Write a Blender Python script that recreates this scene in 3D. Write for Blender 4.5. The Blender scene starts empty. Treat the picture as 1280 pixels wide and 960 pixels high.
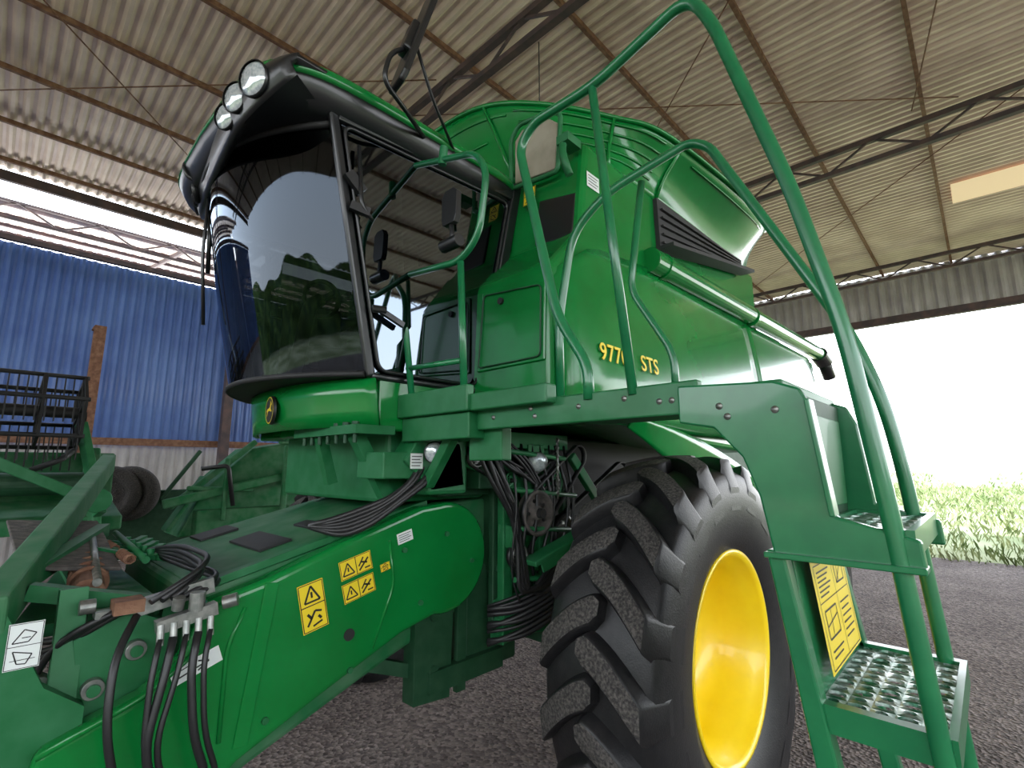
import bpy, bmesh, math, random
from mathutils import Vector, Matrix
random.seed(7)
V=Vector
sc=bpy.context.scene
try: sc.view_settings.view_transform='Standard'
except Exception: pass

# ------------------------------------------------------------------ materials
def nmat(name):
    m=bpy.data.materials.new(name);m.use_nodes=True
    return m,m.node_tree.nodes,m.node_tree.links,m.node_tree.nodes['Principled BSDF']
def mat(name,col,rough=.5,metal=0,coat=0,noise=None,nscale=8,bump=0,bscale=60,spec=.5,detail=4,coord='Object',emit=0):
    m,n,l,b=nmat(name)
    b.inputs['Base Color'].default_value=(*col,1);b.inputs['Roughness'].default_value=rough
    b.inputs['Metallic'].default_value=metal;b.inputs['Coat Weight'].default_value=coat
    b.inputs['Coat Roughness'].default_value=.06;b.inputs['Specular IOR Level'].default_value=spec
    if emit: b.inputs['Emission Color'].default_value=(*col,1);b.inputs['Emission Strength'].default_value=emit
    tc=n.new('ShaderNodeTexCoord')
    if noise:
        t=n.new('ShaderNodeTexNoise');t.inputs['Scale'].default_value=nscale;t.inputs['Detail'].default_value=detail
        l.new(tc.outputs[coord],t.inputs['Vector'])
        r=n.new('ShaderNodeValToRGB');r.color_ramp.elements[0].position=.38;r.color_ramp.elements[1].position=.68
        r.color_ramp.elements[0].color=(*col,1);r.color_ramp.elements[1].color=(*noise,1)
        l.new(t.outputs['Fac'],r.inputs['Fac']);l.new(r.outputs['Color'],b.inputs['Base Color'])
    if bump:
        t2=n.new('ShaderNodeTexNoise');t2.inputs['Scale'].default_value=bscale;t2.inputs['Detail'].default_value=5
        l.new(tc.outputs[coord],t2.inputs['Vector'])
        bp=n.new('ShaderNodeBump');bp.inputs['Strength'].default_value=bump;bp.inputs['Distance'].default_value=.02
        l.new(t2.outputs['Fac'],bp.inputs['Height']);l.new(bp.outputs['Normal'],b.inputs['Normal'])
    return m
GREEN=mat('green_paint',(.003,.15,.026),.2,0,.22,noise=(.005,.185,.036),nscale=3,spec=.32)
GREEN_D=mat('green_paint_dusty',(.006,.115,.033),.5,0,.08,noise=(.022,.145,.056),nscale=9,spec=.35)
GREEN_M=mat('green_paint_matte',(.008,.12,.036),.6,0,0,noise=(.06,.16,.08),nscale=7,spec=.3,detail=8)
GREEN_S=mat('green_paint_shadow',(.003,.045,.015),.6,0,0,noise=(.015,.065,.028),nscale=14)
RAIL=mat('green_rail_paint',(.005,.13,.046),.3,0,.3,noise=(.01,.16,.055),nscale=12)
BLACK=mat('black_plastic',(.008,.009,.01),.35,0,.15)
BLACKM=mat('black_matte',(.012,.012,.013),.65)
RUBBER=mat('hose_rubber',(.012,.012,.013),.42)
TYRE=mat('tyre_rubber',(.010,.010,.011),.42,noise=(.017,.016,.017),nscale=30,bump=.1,bscale=150,spec=.35)
DUST=mat('dusty_lug_rubber',(.02,.018,.018),.85,noise=(.095,.085,.077),nscale=95,bump=.5,bscale=120)
YELLOW=mat('yellow_rim_paint',(.9,.63,.004),.35,0,.3,noise=(.94,.68,.01),nscale=6)
YDEC=mat('yellow_decal',(.8,.6,.02),.4)
WDEC=mat('white_decal',(.7,.74,.72),.4)
KDEC=mat('black_print',(.01,.01,.01),.5)
STEEL=mat('galvanised_steel',(.2,.21,.2),.4,.8,noise=(.32,.32,.3),nscale=40)
RUST=mat('rusty_steel',(.13,.055,.03),.8,noise=(.23,.12,.07),nscale=15,bump=.3)
BEAM=mat('dark_truss_steel',(.05,.035,.04),.7,noise=(.1,.06,.055),nscale=6)
GRAY=mat('grey_mat',(.06,.055,.05),.85,noise=(.13,.11,.1),nscale=25,bump=.2)
LAMPG=mat('lamp_lens',(.62,.66,.68),.12,.3,.8,noise=(.36,.42,.44),nscale=70)
SEAT=mat('seat_fabric',(.03,.032,.03),.8)
WHITEP=mat('white_paper',(.8,.82,.85),.7)
ROOFM=mat('roof_sheet_metal',(.66,.52,.43),.5,.1,noise=(.83,.68,.57),nscale=1.6,detail=8)
WINP=mat('tank_window_glass',(.36,.33,.26),.15,.0,.8,noise=(.22,.2,.15),nscale=5)
TREE=mat('tree_foliage',(.015,.05,.01),.9,noise=(.1,.17,.035),nscale=1.1,detail=8)
def glass(name,tint,refl):
    m=bpy.data.materials.new(name);m.use_nodes=True;n=m.node_tree.nodes;l=m.node_tree.links;n.clear()
    o=n.new('ShaderNodeOutputMaterial');mx=n.new('ShaderNodeMixShader');t=n.new('ShaderNodeBsdfTransparent');g=n.new('ShaderNodeBsdfGlossy')
    t.inputs['Color'].default_value=(*tint,1);g.inputs['Roughness'].default_value=.025;g.inputs['Color'].default_value=(.66,.78,.92,1)
    f=n.new('ShaderNodeFresnel');f.inputs['IOR'].default_value=refl
    l.new(f.outputs[0],mx.inputs[0]);l.new(t.outputs[0],mx.inputs[1]);l.new(g.outputs[0],mx.inputs[2]);l.new(mx.outputs[0],o.inputs[0])
    return m
GLASS=glass('tinted_windscreen_glass',(.17,.17,.165),1.42)
GLASSD=glass('tinted_door_glass',(.05,.055,.06),2.4)
# ------------------------------------------------------------------ builder
class B:
    def __init__(s): s.v=[];s.f=[];s.m=[];s.s=[]
    def add(s,vs,fs,mi=0,sm=False):
        o=len(s.v);s.v+=[V(v) for v in vs]
        for f in fs: s.f.append([i+o for i in f]);s.m.append(mi);s.s.append(sm)
        return s
    def box(s,a,b,mi=0):
        (x0,y0,z0),(x1,y1,z1)=a,b
        return s.add([(x0,y0,z0),(x1,y0,z0),(x1,y1,z0),(x0,y1,z0),(x0,y0,z1),(x1,y0,z1),(x1,y1,z1),(x0,y1,z1)],
          [(0,3,2,1),(4,5,6,7),(0,1,5,4),(1,2,6,5),(2,3,7,6),(3,0,4,7)],mi)
    def prism(s,pts,ax,lo,hi,mi=0):
        def P(p,t): 
            q=list(p);q.insert('XYZ'.index(ax),t);return tuple(q)
        n=len(pts);vs=[P(p,lo) for p in pts]+[P(p,hi) for p in pts]
        fs=[tuple(range(n)),tuple(range(2*n-1,n-1,-1))]+[(i,(i+1)%n,(i+1)%n+n,i+n) for i in range(n)]
        return s.add(vs,fs,mi)
    def plate(s,pts,th,mi=0):
        pts=[V(p) for p in pts];nn=(pts[1]-pts[0]).cross(pts[2]-pts[0]).normalized()*th
        n=len(pts);vs=pts+[p+nn for p in pts]
        fs=[tuple(range(n)),tuple(range(2*n-1,n-1,-1))]+[(i,(i+1)%n,(i+1)%n+n,i+n) for i in range(n)]
        return s.add(vs,fs,mi)
    def beam(s,p0,p1,w,h,mi=0,up=(0,0,1)):
        p0=V(p0);p1=V(p1);d=(p1-p0).normalized();u=V(up)
        if abs(d.dot(u))>.98:u=V((1,0,0))
        a=d.cross(u).normalized()*w/2;b=a.cross(d).normalized()*h/2
        vs=[p0-a-b,p0+a-b,p0+a+b,p0-a+b,p1-a-b,p1+a-b,p1+a+b,p1-a+b]
        return s.add(vs,[(0,3,2,1),(4,5,6,7),(0,1,5,4),(1,2,6,5),(2,3,7,6),(3,0,4,7)],mi)
    def tube(s,pts,r,mi=0,n=10,fil=.07,seg=5,closed=False):
        P=[V(p) for p in pts];Q=[]
        m=len(P)
        for i in range(m):
            if not closed and i in(0,m-1): Q.append(P[i]);continue
            a=P[(i-1)%m];b=P[i];c=P[(i+1)%m]
            f=min(fil,(a-b).length*.48,(c-b).length*.48)
            s0=b+(a-b).normalized()*f;s1=b+(c-b).normalized()*f
            for k in range(seg+1):
                t=k/seg;Q.append(s0*(1-t)**2+b*2*t*(1-t)+s1*t*t)
        R=[Q[0]]
        for q in Q[1:]:
            if (q-R[-1]).length>1e-4:R.append(q)
        Q=R;m=len(Q);vs=[];fs=[];nrm=None
        for i in range(m):
            if closed: t=(Q[(i+1)%m]-Q[(i-1)%m]).normalized()
            else: t=(Q[min(i+1,m-1)]-Q[max(i-1,0)]).normalized()
            if nrm is None:
                u=V((0,0,1)) if abs(t.z)<.9 else V((1,0,0));nrm=t.cross(u).normalized()
            else: nrm=(nrm-t*nrm.dot(t)).normalized()
            bb=t.cross(nrm)
            for k in range(n):
                a=2*math.pi*k/n;vs.append(Q[i]+nrm*math.cos(a)*r+bb*math.sin(a)*r)
        M=m if closed else m-1
        for i in range(M):
            for k in range(n):
                j=(i+1)%m;fs.append((i*n+k,i*n+(k+1)%n,j*n+(k+1)%n,j*n+k))
        o=len(s.v)
        s.add(vs,fs,mi,True)
        if not closed:
            s.f.append([o+q for q in range(n)][::-1]);s.m.append(mi);s.s.append(False)
            s.f.append([o+(m-1)*n+q for q in range(n)]);s.m.append(mi);s.s.append(False)
        return s
    def lathe(s,prof,c,axis,n=48,mi=0,sm=True,ends=False):
        c=V(c);a=V(axis).normalized();u=V((0,0,1)) if abs(a.z)<.9 else V((1,0,0));x=a.cross(u).normalized();y=a.cross(x)
        vs=[];fs=[];m=len(prof)
        for r,t in prof:
            for k in range(n):
                th=2*math.pi*k/n;vs.append(c+a*t+x*math.cos(th)*r+y*math.sin(th)*r)
        for i in range(m-1):
            for k in range(n): fs.append((i*n+k,i*n+(k+1)%n,(i+1)*n+(k+1)%n,(i+1)*n+k))
        if ends: fs.append(tuple(range(n))[::-1]);fs.append(tuple(range((m-1)*n,m*n)))
        return s.add(vs,fs,mi,sm)
    def cyl(s,p0,p1,r,mi=0,n=24):
        p0=V(p0);p1=V(p1);L=(p1-p0).length
        return s.lathe([(r*.94,0),(r,r*.04),(r,L-r*.04),(r*.94,L)],p0,p1-p0,n,mi,False,True)
    def surf(s,fn,nu,nv,mi=0,sm=True):
        vs=[fn(i/nu,j/nv) for i in range(nu+1) for j in range(nv+1)]
        fs=[(i*(nv+1)+j,(i+1)*(nv+1)+j,(i+1)*(nv+1)+j+1,i*(nv+1)+j+1) for i in range(nu) for j in range(nv)]
        return s.add(vs,fs,mi,sm)
    def done(s,name,mats,parent=None,bevel=0,label=None,recalc=True,seg=2,solid=0,loc=None):
        me=bpy.data.meshes.new(name)
        o=V(loc) if loc else V((0,0,0))
        me.from_pydata([v-o for v in s.v],[],s.f)
        if not isinstance(mats,(list,tuple)):mats=[mats]
        for m in mats: me.materials.append(m)
        for p,mi,sm in zip(me.polygons,s.m,s.s): p.material_index=mi;p.use_smooth=sm
        if recalc:
            bm=bmesh.new();bm.from_mesh(me);bmesh.ops.recalc_face_normals(bm,faces=bm.faces);bm.to_mesh(me);bm.free()
        ob=bpy.data.objects.new(name,me);bpy.context.collection.objects.link(ob);ob.location=o
        if solid:
            md=ob.modifiers.new('s','SOLIDIFY');md.thickness=solid
        if bevel:
            md=ob.modifiers.new('b','BEVEL');md.width=bevel;md.segments=seg;md.limit_method='ANGLE';md.angle_limit=.6
        if parent:
            ob.parent=parent
            ob.matrix_parent_inverse=parent.matrix_world.inverted() if parent.type=='EMPTY' else Matrix()
        if label: ob['label']=label
        return ob
def empty(name,label,cat,loc=(0,0,0),group=None):
    e=bpy.data.objects.new(name,None);bpy.context.collection.objects.link(e);e.location=loc
    e['label']=label;e['category']=cat;e.matrix_world=Matrix.Translation(V(loc))
    if group:e['group']=group
    return e
def struct(o,label):
    o['kind']='structure';o['label']=label;return o

# ================================================================== SHED
m,n,l,b=nmat('gravel');b.inputs['Roughness'].default_value=.95;b.inputs['Specular IOR Level'].default_value=.25
tc=n.new('ShaderNodeTexCoord');vo=n.new('ShaderNodeTexVoronoi');vo.inputs['Scale'].default_value=40;l.new(tc.outputs['Object'],vo.inputs['Vector'])
no=n.new('ShaderNodeTexNoise');no.inputs['Scale'].default_value=.9;no.inputs['Detail'].default_value=6;l.new(tc.outputs['Object'],no.inputs['Vector'])
r=n.new('ShaderNodeValToRGB');r.color_ramp.elements[0].color=(.055,.043,.04,1);r.color_ramp.elements[1].color=(.34,.28,.25,1);l.new(vo.outputs['Color'],r.inputs['Fac'])
mx=n.new('ShaderNodeMixRGB');mx.blend_type='MULTIPLY';mx.inputs[0].default_value=.8;l.new(r.outputs[0],mx.inputs[1])
r2=n.new('ShaderNodeValToRGB');r2.color_ramp.elements[0].position=.3;r2.color_ramp.elements[0].color=(.5,.47,.46,1);r2.color_ramp.elements[1].position=.7;l.new(no.outputs['Fac'],r2.inputs['Fac']);l.new(r2.outputs[0],mx.inputs[2]);l.new(mx.outputs[0],b.inputs['Base Color'])
bp=n.new('ShaderNodeBump');bp.inputs['Strength'].default_value=1;bp.inputs['Distance'].default_value=.02;l.new(vo.outputs['Distance'],bp.inputs['Height']);l.new(bp.outputs[0],b.inputs['Normal'])
GRAVEL=m
FIELD=mat('field_green',(.17,.2,.09),.95,noise=(.4,.41,.25),nscale=.35,detail=10,spec=.1)
o=B().add([(-11,-12,0),(20,-12,0),(20,18,0),(-11,18,0)],[(0,1,2,3)]).done('floor',GRAVEL);struct(o,'dark gravel ground inside the shed')
o=B().add([(-200,-150,-.03),(-10.6,-150,-.03),(-10.6,150,-.03),(-200,150,-.03)],[(0,1,2,3)])
o.add([(-10.6,18,-.03),(60,18,-.03),(60,150,-.03),(-10.6,150,-.03)],[(0,1,2,3)]);o.add([(20,-60,-.03),(60,-60,-.03),(60,18,-.03),(20,18,-.03)],[(0,1,2,3)])
o=o.done('ground',FIELD);struct(o,'green field beyond the open shed')
def corr(fn,L,period,amp,across,name,m):
    b=B();N=int(L/period*4);vs=[];fs=[]
    for i in range(N+1):
        u=i*period/4;a=amp*(1 if i%4 in(1,2) else -1)
        for t in across: vs.append(fn(u,t,a))
    k=len(across)
    for i in range(N):
        for j in range(k-1): fs.append((i*k+j,(i+1)*k+j,(i+1)*k+j+1,i*k+j+1))
    b.add(vs,fs,0,False)
    return b.done(name,m,recalc=False)
X0,X1=-14.1,15.0
def rz(y): return 7.1-.02*abs(y)
o=corr(lambda u,t,a:(X0+u,t,rz(t)+.09+a),X1-X0,.15,.018,[-9.15,0,13.5],'ceiling',ROOFM);struct(o,'corrugated grey metal roof sheets')
BLUE=mat('blue_painted_sheet',(.05,.105,.31),.5,.05,.1,noise=(.085,.16,.39),nscale=1.2,detail=6)
WHITEW=mat('pale_metal_sheet',(.36,.34,.34),.5,.1,noise=(.48,.46,.45),nscale=1.5)
YW=-9.8
o=corr(lambda u,t,a:(-14.1+u,YW+a,t),29.1,.17,.022,[2.35,5.9],'wall_left',BLUE);struct(o,'blue corrugated metal wall')
o=corr(lambda u,t,a:(-14.1+u,YW-.1+a,t),29.1,.17,.022,[0,2.3],'wall_lower',WHITEW);struct(o,'pale corrugated metal lower wall')
o=corr(lambda u,t,a:(-14.1+a,-9.8+u,t),23.3,.24,.03,[5.8,7.12],'wall_back',WHITEW);struct(o,'corrugated gable sheet above the open shed end')
k=1
def trim(b,m,label):
    global k
    o=b.done('trim_%d'%k,m);struct(o,label);k+=1;return o
trim(B().beam((-14.1,YW+.1,2.32),(15,YW+.1,2.32),.1,.14),RUST,'rusty steel rail at the foot of the blue sheets')
trim(B().beam((-14.1,YW+.1,5.95),(15,YW+.1,5.95),.1,.1),BEAM,'steel rail on top of the blue sheets')
trim(B().beam((-14,-9.8,5.78),(-14,13.5,5.78),.15,.2),BEAM,'steel header above the open shed end')
trim(B().beam((X0,-9.15,6.86),(X1,-9.15,6.86),.08,.18),BEAM,'steel eave beam')
for y in [2.62,1.19,-.25,-1.68,-3.1,-4.55,-6.0,-7.4,-8.7,4.05,5.5,6.9,8.4,9.9,11.4,13]:
    trim(B().beam((X0,y,rz(y)+.03),(X1,y,rz(y)+.03),.05,.07),RUST,'rusty roof purlin')
for x in [-.95,-6.2,-12.4,4.9,10.2]:
    b=B();yy=[-9.8+i*.62 for i in range(38)]
    b.beam((x,-9.8,6.8),(x,13.2,6.8),.08,.08);b.beam((x,-9.8,6.46),(x,13.2,6.46),.09,.07)
    for i in range(37):
        b.beam((x,yy[i],6.46),(x,yy[i+1],6.8),.03,.03) if i%2==0 else b.beam((x,yy[i],6.8),(x,yy[i+1],6.46),.03,.03)
    trim(b,BEAM,'dark steel roof truss')
for x in [-12.4,-6.2,-.95,4.9]:
    trim(B().beam((x,YW+.25,0),(x,YW+.25,6.9),.18,.18),BEAM,'steel wall column')
b=B();b.beam((-14,YW+.2,6.28),(8,YW+.2,6.28),.05,.05);b.beam((-14,YW+.2,6.6),(8,YW+.2,6.6),.05,.05)
for i in range(36): b.beam((-14+i*.6,YW+.2,6.28 if i%2 else 6.6),(-14+i*.6+.6,YW+.2,6.6 if i%2 else 6.28),.03,.03)
trim(b,BEAM,'lattice girder along the wall top')
o=corr(lambda u,t,a:(-16+u,t,7.0+(-10.6-t)*.18+a),28,.2,.02,[-14.6,-10.6],'trim_roof',ROOFM);o.name='trim_%d'%k;k+=1;struct(o,'roof of the neighbouring lean-to')
for y in (-10.7,-12,-13.3,-14.5): trim(B().beam((-16,y,6.93+(-10.6-y)*.18),(12,y,6.93+(-10.6-y)*.18),.06,.08),BEAM,'beam of the neighbouring lean-to')
for x in (-9,-4.5,0,4.5): trim(B().beam((x,-10.6,6.9),(x,-14.6,7.62),.06,.1),BEAM,'rafter of the neighbouring lean-to')
trim(B().add([(-10.2,2.8,rz(2.9)+.02),(-9.25,2.8,rz(2.9)+.02),(-9.25,4.5,rz(4.3)+.02),(-10.2,4.5,rz(4.3)+.02)],[(0,1,2,3)]),mat('glowing_skylight',(.85,.62,.42),.6,emit=.4),'skylight sheet in the roof, glowing to stand for daylight')  # faint emission stands in for daylight through the translucent sheet
for (p,q) in [((-.9,-8,6.7),(4.8,-2,6.9)),((-.9,-2,6.9),(4.8,-8,6.7)),((-6.1,-3,6.9),(-.9,3,6.9)),((-6.1,3,6.9),(-.9,-3,6.9)),((-12.4,-2,6.9),(-6.1,4,6.9)),((-6,2.5,6.9),(-.9,3.5,6.9))]:
    trim(B().tube([p,q],.009,n=6),RUST,'thin roof bracing rod')
e=empty('hanging_bulb','small bare bulb hanging on a wire from the roof','lamp',(-1.0,-.30,5.3))
B().tube([(-1.0,-.30,6.4),(-1.0,-.30,5.4)],.006,n=6).done('cable',BLACKM,e)
B().lathe([(0,0),(.03,.01),(.05,.05),(.04,.1),(.02,.13),(0,.14)],(-1.0,-.30,5.26),(0,0,1),16).done('bulb',LAMPG,e)
o=B().beam((1.56,-8,0),(1.56,-8,4.2),.12,.16).beam((1.5,-8,4.1),(1.66,-8,4.15),.14,.06).done('steel_post',RUST);o['label']='rusty square steel post standing before the blue wall';o['category']='post'
# vegetation
b=B()
LEAF=mat('weed_leaf',(.12,.165,.055),.8,noise=(.46,.48,.27),nscale=.9,detail=9,spec=.2)
def blade(x,y,hh,w,z0=-.03):
    a=random.uniform(0,6.28);dx,dy=math.cos(a)*w,math.sin(a)*w;lx=random.uniform(-.6,.6)*hh;ly=random.uniform(-.6,.6)*hh
    b.add([(x-dx*.3,y-dy*.3,z0),(x+dx*.3,y+dy*.3,z0),(x+dx+lx*.5,y+dy+ly*.5,z0+hh*.6),(x+lx*1.2,y+ly*1.2,z0+hh),(x-dx+lx*.5,y-dy+ly*.5,z0+hh*.55)],[(0,1,2,3,4)])
for i in range(13000):
    d=random.random()**1.5
    blade(-10.7-d*40,random.uniform(-9-d*10,10+d*12),random.uniform(.04,.26)*(1+d*1.8),random.uniform(.01,.03)*(1+d*2.5))
for i in range(120):
    d=random.random()**.8;cx=-11.5-d*38;cy=random.uniform(-6-d*8,8+d*14);s_=random.uniform(.2,.7)*(1+d*1.2)
    for j in range(60):
        q=random.gauss(0,.45)*s_;q2=random.gauss(0,.45)*s_
        blade(cx+q,cy+q2,.22*s_,.05*s_,random.uniform(0,1.4)*s_*math.exp(-(q*q+q2*q2)/(s_*s_)))
o=b.done('weeds',LEAF,recalc=False);o['kind']='stuff';o['label']='pale green weeds and scrub growing beyond the gravel';o['category']='vegetation'
def hed(u,v,f):
    hh=(6.0+.7*math.sin(u*17)+.35*math.sin(u*47+1))
    return f(u,math.sin(u*60+v*5)*.5+math.sin(v*9+u*30)*.4,v*hh)
b=B();b.surf(lambda u,v:hed(u,v,lambda a,c,z:(-30+75*a,29+c,z*.8)),140,10);b.surf(lambda u,v:hed(u,v,lambda a,c,z:(34+c,-30+60*a,z)),140,10)
o=b.done('tree_belt',TREE,recalc=False);o['kind']='stuff';o['label']='belt of dense green trees around the yard';o['category']='trees'
bm=bmesh.new();bmesh.ops.create_icosphere(bm,subdivisions=3,radius=.07)
for v in bm.verts: v.co*=random.uniform(.65,1.2);v.co.z*=.6
me=bpy.data.meshes.new('crumpled_paper');bm.to_mesh(me);bm.free();me.materials.append(WHITEP)
o=bpy.data.objects.new('crumpled_paper',me);bpy.context.collection.objects.link(o);o.location=(-.40,-.90,.045);o['label']='crumpled white paper lying on gravel';o['category']='litter'

# ================================================================== COMBINE
H=empty('combine_harvester','glossy green combine harvester parked inside a metal shed','combine harvester',(0,0,0))
def part(b,name,mats,bevel=0,label=None,parent=H,**kw): return b.done(name,mats,parent,bevel,label,**kw)
def rib(pts,r=.012,par=None,nm='rib',m=GREEN): return part(B().tube(pts,r,n=8,fil=.05),nm,m,parent=par)
prof=[(.8,2.08),(.8,2.83),(.56,3.08),(.48,3.66),(-2.3,3.66),(-2.3,3.1),(-4.35,3.12),(-4.4,3.0),(-4.15,2.76),(-2.9,2.34),(-1.75,1.95),(-.9,1.98),(-.1,2.05)]
body=part(B().prism(prof,'Y',-1.28,1.28),'body',GREEN,.04,seg=3)
b=B();b.prism([(.76,2.34),(1.24,2.34),(1.25,2.74),(.80,2.78)],'X',.8,.812);sd=part(b,'service_door',GREEN,.008,parent=body)
b=B();b.tube([(.82,.78,2.36),(.82,1.22,2.36),(.82,1.23,2.72),(.82,.82,2.76)],.004,closed=True,fil=.03);part(b,'door_seal',GREEN_S,parent=sd)
part(B().cyl((.8,.95,2.7),(.828,.95,2.7),.018),'door_lock',BLACKM,parent=sd)
def ztop(x):
    if x>.5: return 2.80+(.78-x)/.28*.2
    return 3.0+min(.09,(.5-x)*.12)+max(0,-x-1.9)*.018
def zbot(x):
    if x>0: return 2.1
    if x>-1.9: return 2.04
    return 2.06+(-1.9-x)*.30
def yout(x,z):
    w=(z-2.1)/1.0
    y=1.395-.10*max(0,w)**1.7-.03*max(0,.12-w)/.12
    if x>.55: y-=.07*((x-.55)/.23)**2
    if x<-4.0: y-=.06*((-4.0-x)/.4)**2
    return y
def sp(xa,xb,name,n_=22):
    def f(u,v):
        x=xa+(xb-xa)*u;z=zbot(x)+(ztop(x)-zbot(x))*v
        return (x,yout(x,z),z)
    return part(B().surf(f,n_,14),name,GREEN,parent=body,solid=.03)
sp(.79,-1.9,'side_panel');sp(-1.925,-4.35,'side_panel')
part(B().surf(lambda u,v:(.2-2.3*u,1.36-.05*v,2.1-.5*u**1.6-(.05+.25*math.sin(u*math.pi))*v),16,6),'fender',GREEN,solid=.02,parent=body)
for wd,x0_ in (('9770',.565),('STS',.16)):
    cu=bpy.data.curves.new('txt','FONT');cu.body=wd;cu.size=.127;cu.extrude=.002;cu.offset=.001;cu.space_character=1.06
    to=bpy.data.objects.new('t',cu);bpy.context.collection.objects.link(to);bpy.context.view_layer.update()
    me=bpy.data.meshes.new_from_object(to);bpy.data.objects.remove(to)
    me.materials.clear();me.materials.append(YDEC)
    t=bpy.data.objects.new('lettering',me);bpy.context.collection.objects.link(t);t.parent=body
    t.matrix_local=Matrix.Translation((x0_,1.396,2.36))@Matrix.Rotation(math.radians(4.5),4,'X')@Matrix(((-1,0,0,0),(0,0,1,0),(0,1,0,0),(0,0,0,1)))
    t['label']='yellow model number lettering'
b=B();b.cyl((-.15,1.31,3.13),(-4.6,1.31,3.25),.08);b.lathe([(.087,0),(.087,.06)],(-.3,1.31,3.132),(-1,0,.03),24,0,False,True);b.lathe([(.089,0),(.089,.05)],(-2.0,1.31,3.17),(-1,0,.03),24,0,False,True)
b.cyl((-4.55,1.31,3.25),(-4.74,1.33,3.17),.1,1);b.tube([(-4.68,1.33,3.2),(-4.85,1.35,2.98)],.075,1,n=16)
part(b,'unloading_auger',[GREEN,BLACK])
b=B();b.prism([(-.3,3.62),(-1.85,3.66),(-1.85,3.55),(-.32,3.24)],'Y',1.27,1.31,0)  # black slab and bars paint in the shade of the opening under the flap
for i in range(5): b.beam((-.34,1.32,3.31+i*.06),(-1.84,1.32,3.575+i*.018),.02,.012,0)
b.beam((-.28,1.36,3.25),(-1.88,1.36,3.54),.12,.025,0)
part(b,'dark_recess',[BLACKM],parent=body)
low=[(.5,0),(.5,.75),(.42,1.10),(.2,1.25),(-.2,1.28),(-1.2,1.28),(-2.1,1.25),(-2.3,1.05),(-2.3,0)]
top=[(.55,0,4.34),(.55,.5,4.26),(.44,.92,4.11),(.12,1.26,4.01),(-.2,1.47,3.94),(-1.3,1.58,3.92),(-2.1,1.5,4.0),(-2.4,1.15,4.15),(-2.5,0,4.3)]
lowp=[V((x,y,3.62)) for x,y in low]+[V((x,-y,3.62)) for x,y in low[::-1][1:-1]]
topp=[V(p) for p in top]+[V((x,-y,z)) for x,y,z in top[::-1][1:-1]]
def crom(P,s=6):
    R=[];m=len(P)
    for i in range(m):
        p0,p1,p2,p3=P[(i-1)%m],P[i],P[(i+1)%m],P[(i+2)%m]
        for k_ in range(s):
            t=k_/s;R.append(.5*((2*p1)+(p2-p0)*t+(2*p0-5*p1+4*p2-p3)*t*t+(3*p1-p0-3*p2+p3)*t**3))
    return R
LO=crom(lowp);TO=crom(topp);N=len(LO)
b=B();NV=8
def rp(i,v):
    p=LO[i%N].lerp(TO[i%N],v);c=V((-.9,0,p.z));o_=(p-c).normalized()
    return p+o_*(-.05*math.sin(v*math.pi))
vs=[rp(i,j/NV) for i in range(N) for j in range(NV+1)];q_=NV+1
b.add(vs,[(i*q_+j,((i+1)%N)*q_+j,((i+1)%N)*q_+j+1,i*q_+j+1) for i in range(N) for j in range(NV)],0,True)
ext=part(b,'grain_tank_extension',GREEN,solid=.018)
def ring_rib(i0,i1,v,r=.008):
    pts=[]
    for i in range(i0,i1+1):
        p=rp(i,v);o_=(p-V((-.9,0,p.z))).normalized();pts.append(p+o_*.004)
    part(B().tube(pts,r,n=6,fil=.01,seg=1),'rib',GREEN,parent=ext)
for v in (.3,.45,.6,.75,.9): ring_rib(9,24,v)
ring_rib(26,34,.85);ring_rib(0,8,.85);ring_rib(0,5,.6);ring_rib(0,4,.4)
part(B().tube(TO,.016,n=8,fil=.01,seg=1,closed=True),'rim_bead',GREEN,parent=ext)
for i in (6,18,25): rib([rp(i,.05)+V((.006,.006,0)),rp(i,.5)+V((.006,.006,0)),rp(i,.98)+V((.006,.006,0))],.012,ext)
b=B();b.prism([(.80,3.56),(1.12,3.52),(1.14,3.80),(1.08,3.86),(.86,3.9),(.8,3.85)],'X',.535,.55)
wn=part(b,'tank_window',WINP,.01)
b=B();b.tube([(.555,.78,3.53),(.555,1.14,3.49),(.555,1.17,3.84),(.555,1.08,3.9),(.555,.84,3.94),(.555,.77,3.87)],.014,closed=True,fil=.04);part(b,'window_frame',GREEN_D,parent=wn)
b=B();b.plate([(.575,.98,3.09),(.575,1.24,3.05),(.53,1.24,3.33),(.53,.98,3.38)],-.03);part(b,'hatch',BLACK,.006,parent=body)
b=B();b.tube([(.6,1.22,3.62),(.66,1.25,3.5),(.62,1.27,3.38)],.022);b.box((.52,1.2,3.58),(.64,1.28,3.63));part(b,'latch',GREEN_D,parent=body)
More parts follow.
